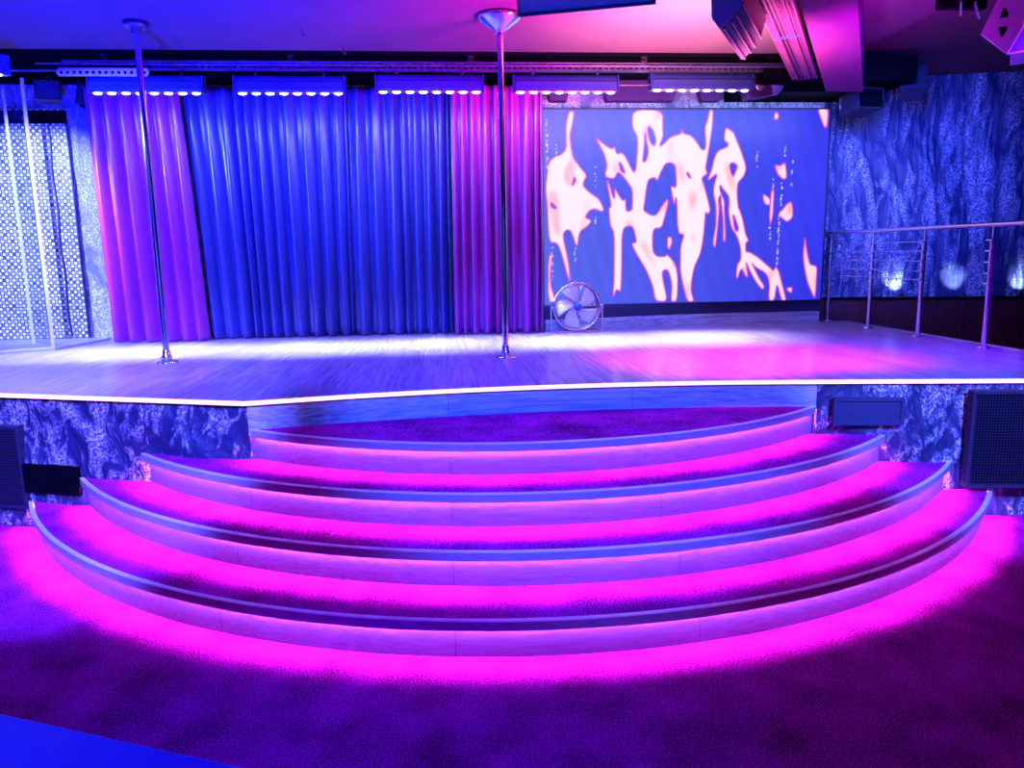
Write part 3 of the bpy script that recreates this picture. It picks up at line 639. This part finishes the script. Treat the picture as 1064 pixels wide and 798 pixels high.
bars = [(-2.570, BY, 3.222, 'stage light bar with eight bulbs, over the left purple curtain'),
        (-1.326, BY, 3.222, 'stage light bar with eight bulbs, second from the left, over blue curtain'),
        (-.078, BY, 3.235, 'stage light bar with eight bulbs, just left of the domed pole'),
        (1.175, BY, 3.235, 'stage light bar with eight bulbs, just right of the domed pole'),
        (2.46, BY, 3.255, 'stage light bar with eight bulbs, over the video screen'),
        (-3.84, 6.60, 3.205, 'stage light bar cut off by the left picture edge')]
for i, (x, y, z, lb) in enumerate(bars):
    o = bar0 if i == 0 else copy_tree(bar0)
    o.location = (x, y, z); tag(o, lb, 'stage light', 'stage light bars')
    l = area('bar_lamp', (x, y-.03, z-.06), (x, y-.20, ST), (.42, .54, 1.0), 38 if i < 5 else 26, .93, .03, 42)
    l.rotation_euler = (math.radians(-5), 0, 0) if i < 5 else (math.radians(15), math.radians(-15), 0)
    l2 = area('bar_glow', (x, y-.03, z-.062), (x, y, ST), (.20, .26, 1.0), 22, .93, .03, 170)
    l2.rotation_euler = (math.radians(25), 0, 0)

def slotted(mb, x0, x1, y, z, hgt, nslot, face='y', t=.004, sl=.6):
    """long strip pierced by a row of slots, as bars around real openings"""
    rim = hgt*.3
    for zz in (z+hgt/2-rim/2, z-hgt/2+rim/2): mb.box(((x0+x1)/2, y, zz), (x1-x0, t, rim))
    p = (x1-x0)/nslot
    for k in range(nslot+1): mb.box((x0+p*k, y, z), (p*(1-sl), t, hgt-2*rim))
truss = empty('lighting_truss', (0, 0, 0), 'long slotted steel rail under the ceiling carrying the light bars', 'truss')
mb = MB()
slotted(mb, -3.22, 3.55, 7.30, 3.408, .036, 120)
mb.box((.165, 7.33, 3.428), (6.77, .06, .004)); mb.box((.165, 7.33, 3.392), (6.77, .06, .004))
mb.build('slotted_rail', MAT['strut'], truss)
slotm = MB(); slotted(slotm, -3.24, -2.50, 7.19, 3.335, .062, 14, sl=.5); slotm.box((-2.87, 7.205, 3.368), (.74, .03, .004)); slotm.build('wide_slotted_rail', MAT['trim'], truss)
MB().tube([(-5.5, 7.46, 3.40), (-3.2, 7.40, 3.40)], .010, 8).tube([(-3.2, 7.2, 3.43), (3.6, 7.2, 3.43)], .012, 8).tube([(-3.3, BY, 3.410), (3.6, BY, 3.410)], .02, 10).tube([(-3.4, 7.16, 3.40), (3.6, 7.16, 3.40)], .007, 8).build('tube_rail', MAT['strut'], truss)
for x in (-2.9, -1.3, .3, 1.9, 3.4): MB().box((x, 7.32, 3.47), (.05, .06, .08)).build('ceiling_clip', MAT['dark'], truss)
tie = MB().tube([(1.66, BY-.02, 3.275), (1.98, BY-.02, 3.277)], .010, 8).build('cable', MAT['strut']); tag(tie, 'thin pale cable strung between the two right light bars', 'cable')

# ribbed tray beside the beam
td = bd; tn = bn
tray2 = empty('cable_tray', (2.0, 4.99, 3.31), 'long ribbed slotted metal tray hung beside the painted beam', 'cable tray')
ang = math.atan2(bd.y, bd.x); tray2.rotation_euler = (0, 0, ang)
L0, L1, Wt = -2.2, 2.68, .215
mb = MB()
for v in (0, .045, .075, .10, .155, .175, .205): mb.box(((L0+L1)/2, -v-.004, 0), (L1-L0, .008, .012))
mb.box(((L0+L1)/2, -.0, .02), (L1-L0, .006, .05)); mb.box(((L0+L1)/2, -Wt, .02), (L1-L0, .006, .05))
mb.build('long_ribs', MAT['tray_metal'], tray2)
mb = MB(); x = L0
while x < L1:
    mb.box((x, -.022, .0), (.012, .042, .006)); mb.box((x+.01, -.128, .002), (.014, .05, .006)); mb.box((x, -.19, .002), (.010, .03, .006)); x += .038
mb.build('cross_slats', MAT['tray_metal'], tray2)
MB().box(((L0+L1)/2, -Wt/2, .03), (L1-L0, Wt, .004)).build('tray_bed', MAT['tray_bed'], tray2)
for xx in (-1.0, 1.05): MB().box((xx, -Wt/2, -.003), (.02, Wt, .014)).build('joint_plate', MAT['housing'], tray2)

# ------------------------------------------------------------------ loudspeakers hung from the ceiling
def frame_from(c, right, upv):
    r_ = Vector(right).normalized(); u_ = (Vector(upv) - r_*Vector(upv).dot(r_)).normalized(); f_ = r_.cross(u_)  # forward = into the box
    return Matrix((r_, -f_*-1, u_)).transposed(), c
def spk_box(name, loc, rot, w_, h_, dp, label, cab, grl, wedge=0., rim='steel'):
    """cabinet with a framed mesh grille on its -y face, hung on a bracket; origin at the centre of the face"""
    o = empty(name, loc, label, 'speaker'); o.rotation_euler = rot
    poly = [(-w_/2, 0), (w_/2, 0), (w_/2-wedge, dp), (-w_/2+wedge, dp)]
    MB().vprism(poly, -h_/2, h_/2).build('cabinet', cab, o, .006)
    MB().box((0, -.006, 0), (w_-.03, .012, h_-.03)).build('grille', grl, o, .004)
    mb = MB()
    for x_, z_, sx, sz in ((0, h_/2-.006, w_, .012), (0, -h_/2+.006, w_, .012), (-w_/2+.006, 0, .012, h_-.024), (w_/2-.006, 0, .012, h_-.024)):
        mb.box((x_, -.008, z_), (sx, .02, sz))
    mb.build('rim', MAT[rim], o)
    mb = MB().box((0, dp*.5, h_/2+.03), (.05, .05, .06)); mb.build('bracket', MAT['dark'], o)
    return o
MAT['blue_grille'] = simple('blue_grille_cloth', (.16, .20, .40), .6, 0, .1, 60, .3, 300)
o = spk_box('speaker', (.70, 3.80, 3.09), (math.radians(22), math.radians(-3), math.radians(-9)), .66, .42, .26, 'wide speaker hung at the top centre, just right of the dome', MAT['grey'], MAT['blue_grille'], 0., 'matt')
# hexagonal-ended fixture above the screen
fx = empty('speaker', (1.74, 4.6, 3.06), 'angular speaker with curved ribbed face hanging left of the slotted tray', 'speaker')
fx.location = (1.70, 4.62, 3.06); fx.rotation_euler = (0, 0, math.atan2(bd.y, bd.x))
hexp = [(.10, .22), (.09, .03), (.045, -.03), (.0, .0), (-.07, .08), (-.11, .22)]
MB().prism(hexp, 0, .84).build('cabinet', MAT['fixture'], fx, .004)
MB().prism([(u*1.04, v*1.04) for u, v in hexp], -.012, .006).build('end_panel', MAT['blue_grille'], fx, .003)
mb = MB()
for (u, v) in ((.022, -.022), (-.018, .012), (-.045, .045), (-.08, .10)): mb.box((.42, u, v-.004), (.82, .010, .014))
mb.build('ribs', MAT['tray_metal'], fx)
MB().box((.4, 0, .26), (.06, .06, .14)).build('bracket', MAT['dark'], fx)
# right hand speaker with handle holes
sr = empty('speaker', (3.46, 4.6, 3.05), 'wedge speaker with two hand holes in its side, upper right corner', 'speaker')
sr.rotation_euler = (0, 0, math.radians(-37))
side = [(-.13, .07), (-.165, -.02), (-.02, -.155), (.05, -.02), (.075, .12), (.08, .24), (-.06, .24)]   # (x, z) outline facing the viewer
face = MB(); n = len(side)
fr = lambda p: Vector((p.y, p.x, p.z))
MB().prism(side, 0, .035, fr).build('side_panel', MAT['grey'], sr, .003)
mb = MB().prism([(.0, -.15), (.05, -.02), (.075, .12), (.08, .24), (.42, .24), (.42, -.14)], .01, .42, fr); mb.build('cabinet', MAT['blue_grille'], sr, .003)
MB().tube([(-.015, -.004, -.158), (.052, -.004, -.02), (.077, -.004, .12), (.082, -.004, .24)], .006, 8).tube([(-.015, -.004, -.158), (.42, -.004, -.145)], .006, 8).build('rim', MAT['trim'], sr)
for zz, fl in ((.075, 1), (-.02, -1)):
    MB().prism([(-.075, zz-.022*fl), (-.03, zz-.022*fl), (-.028, zz+.0*fl), (-.045, zz+.032*fl), (-.058, zz+.032*fl)][::fl], -.003, .02, fr).build('hand_hole', MAT['black'], sr)
br = empty('hanging_bracket', (3.12, 4.6, 3.15), 'pair of slanted metal bracket arms beside the corner speaker', 'bracket')
MB().box((.0, 0, .0), (.012, .30, .02), Matrix.Rotation(math.radians(-35), 3, 'Z')).build('arm', MAT['steel'], br)
MB().box((.14, .05, -.0), (.012, .34, .02), Matrix.Rotation(math.radians(-40), 3, 'Z')).build('arm', MAT['steel'], br)
MB().box((.07, .1, .17), (.3, .05, .3)).build('plate', MAT['black'], br)

def small(loc, rot, s, label, m1, m2, wedge=.03):
    return spk_box('speaker', loc, rot, s[0], s[1], s[2], label, m1, m2, wedge, 'darkbox')
small((4.62, 7.45, 3.37), (math.radians(-25), 0, math.radians(-25)), (.24, .26, .2), 'small dark speaker tilted down over the right rock wall', MAT['darkbox'], MAT['darkbox'])
small((4.22, 7.50, 3.19), (math.radians(-8), 0, math.radians(10)), (.30, .20, .3), 'dark speaker tucked under the ceiling behind the beam end', MAT['darkbox'], MAT['black'])
ml = empty('moving_head', (3.20, 7.55, 3.30), 'magenta and blue lamp head just right of the last light bar', 'stage light')
MB().box((-.12, 0, 0), (.24, .2, .21), Matrix.Rotation(math.radians(-8), 3, 'Y')).build('body', MAT['mauve'], ml, .01)
MB().lathe([(0, .145), (.05, .14), (.09, .10), (.105, .03), (.105, 0), (0, 0)], (-.005, 0, .02), 24, 'x').build('head', MAT['blue_grille'], ml)
MB().lathe([(0, 0), (.045, 0), (.055, .006), (.045, .012), (0, .012)], (-.12, -.11, 0), 20, 'y').build('knob', MAT['steel'], ml)
small((-3.74, 8.05, 3.36), (math.radians(-6), 0, math.radians(12)), (.22, .18, .16), 'dim square speaker hung over the mirror mosaic', MAT['darkbox'], MAT['matt'])
small((-3.45, 8.15, 3.34), (math.radians(-6), math.radians(10), math.radians(5)), (.14, .20, .14), 'narrow dark speaker beside the top of the left curtain', MAT['black'], MAT['darkbox'], .02)
# dark boxes over the screen
for x0, x1, lb in ((1.10, 1.38, 'dark tapered box above the screen beside the curtain'), (1.70, 2.52, 'long dark tapered box above the middle of the screen'), (2.72, 3.02, 'short dark tapered box above the screen at its right half')):
    o = MB().prism([(x0, CZ-.002), (x1, CZ-.002), (x1-.05, 3.305), (x0+.06, 3.305)], 8.24, 8.36, fr).build('tapered_box', MAT['mauve'])
    tag(o, lb, 'box', 'dark boxes above the screen')
# ceiling hooks
for x, y, lb in ((-1.05, 6.45, 'small dark hook in the blue ceiling, the nearer of two'), (-.80, 6.98, 'small dark hook in the ceiling close to the truss')):
    o = MB().tube([(x, y, CZ), (x, y, CZ-.05), (x+.012, y, CZ-.065), (x+.024, y, CZ-.05)], .006, 8).build('ceiling_hook', MAT['dark']); tag(o, lb, 'hook')

# ------------------------------------------------------------------ drum fan
fan = empty('floor_fan', (1.365, 7.86, ST), 'round silver floor fan with chrome cage in front of the screen', 'fan')
R0 = .245; zc = .275
mb = MB()
def ring(rad, y, tr, n=48): mb.tube([(rad*math.cos(2*pi*k/n), y, zc+rad*math.sin(2*pi*k/n)) for k in range(n)], tr, 8, closed=True)
ring(R0, -.02, .010)
for i in range(9): ring(.06+i*.021, -.055+.003*i, .0018)
for k in range(24):
    a = 2*pi*k/24; mb.tube([(.05*math.cos(a), -.06, zc+.05*math.sin(a)), (.15*math.cos(a+.05), -.055, zc+.15*math.sin(a+.05)), (R0*math.cos(a+.1), -.02, zc+R0*math.sin(a+.1))], .0018, 5)
mb.build('front_cage', MAT['chrome'], fan)
mb = MB().lathe([(R0-.004, -.02), (R0, -.02), (R0, .09), (R0-.02, .11), (R0-.02, .1), (R0-.006, .085), (R0-.004, -.02)], (0, 0, zc), 48, 'y'); mb.build('drum', MAT['steel'], fan)
mb = MB()
for k in range(20):
    a = 2*pi*k/20; mb.tube([(.05*math.cos(a), .13, zc+.05*math.sin(a)), (R0*.93*math.cos(a), .10, zc+R0*.93*math.sin(a))], .002, 5)
mb.lathe([(0, .15), (.07, .15), (.08, .13), (.08, .06), (0, .06)], (0, 0, zc), 24, 'y')
mb.build('rear_cage', MAT['steel'], fan)
for k in range(5):
    a0 = 2*pi*k/5+.3; mb = MB()
    def bf(s, t, a0=a0):
        r_ = .035+s*.185; a = a0 + (t-.5)*(.75+.25*math.sin(pi*s)) + s*.45; 
        return (r_*math.cos(a), .02-.05*(t-.5), zc+r_*math.sin(a))
    mb.grid(10, 8, bf); bl = mb.build('blade', MAT['fan_blade'], fan); sm_ = bl.modifiers.new('t', 'SOLIDIFY'); sm_.thickness = .003
hb = MB().lathe([(0, -.078), (.03, -.076), (.042, -.068), (.044, -.055), (0, -.05)], (0, 0, zc), 24, 'y').build('hub_badge', MAT['hub'], fan); hb['label'] = 'blue oval badge at the fan centre'
mb = MB().tube([(-.268, .0, zc), (-.268, -.0, .04), (-.25, -.0, .014), (-.22, 0, .012), (.22, 0, .012), (.25, 0, .014), (.268, 0, .04), (.268, 0, zc)], .009, 10)
mb.tube([(-.25, 0, .014), (-.25, .2, .014), (.25, .2, .014), (.25, 0, .014)], .009, 8)
for s in (-1, 1): mb.lathe([(0, -.01), (.018, -.01), (.018, .03), (0, .03)], (s*.255, 0, zc), 14, 'x')
mb.build('stand', MAT['chrome'], fan)

# ------------------------------------------------------------------ railing
rail = empty('railing', (4.397, 7.2, ST), 'stainless steel railing with five thin rods along the right stage side', 'railing')
ys = [1.25, .386, -.461, -1.349]
HS = [.876, .79, .70, .61, .53]
for i, y in enumerate(ys):
    p = MB().tube([(0, y, 0), (0, y, .88)], .021, 16).tube([(.0, y, .88), (0, y, .985)], .011, 10).build('post', MAT['steel'], rail)
    MB().lathe([(0, .022), (.03, .022), (.048, .014), (.05, 0), (0, 0)], (0, y, 0), 24).build('foot_flange', MAT['steel'], p)
    for h in HS: MB().tube([(-.03, y-.035, h), (-.03, y+.035, h)], .009, 8).tube([(-.035, y, h), (0, y, h)], .008, 8).build('rod_holder', MAT['steel'], p)
for h in HS: MB().tube([(-.03, ys[2], h), (-.03, ys[0]+.1, h)], .0055, 8).build('rod', MAT['steel'], rail)
MB().tube([(0, 1.40, 1.0), (0, -2.35, 1.0)], .021, 16).build('handrail', MAT['steel'], rail)

# ------------------------------------------------------------------ uplights on the ledge
for x, lb in ((5.17, 'small uplight on the ledge, nearest the screen'), (5.79, 'small uplight on the ledge, middle of three'), (6.43, 'small uplight on the ledge at the right picture edge')):
    y = 8.68-(x-4.24)*.2746-.14
    o = empty('uplight', (x, y, 1.175), lb, 'uplight', 'uplights on the ledge')
    MB().lathe([(0, 0), (.035, 0), (.035, .02), (.028, .045), (.02, .045), (.02, .03), (0, .03)], n=20).build('body', MAT['dark'], o)
    MB().lathe([(0, .034), (.019, .034), (0, .0345)], n=16).build('lamp', MAT['lens'], o)
    spot('uplight_lamp', (x, y, 1.235), (x+.01, y+.13, 1.33), (.45, .60, 1.0), 26, 62, .8, .02)

# ------------------------------------------------------------------ foreground table
tb = empty('table', (-1.1, .95, 0), 'blue lit tabletop corner in the bottom left foreground', 'table')
loc = Vector((1.1, -.95, 0))
poly = [(-1.75, 1.96), (-.425, 1.405), (-.412, 1.385), (-.415, 1.36), (-.60, .6), (-1.9, .55)]
MB().vprism([(x+1.1, y-.95) for x, y in poly][::-1], .715, .75).build('tabletop', MAT['table'], tb, .004)
MB().lathe([(0, 0), (.26, 0), (.26, .015), (.05, .03), (.035, .05), (.035, .69), (.12, .715), (0, .715)]).build('pedestal', MAT['dark'], tb)
spot('table_blue', (-2.4, -.6, 3.2), (-1.0, 1.4, .75), (.0, .0, 1.0), 700, 34, .8)
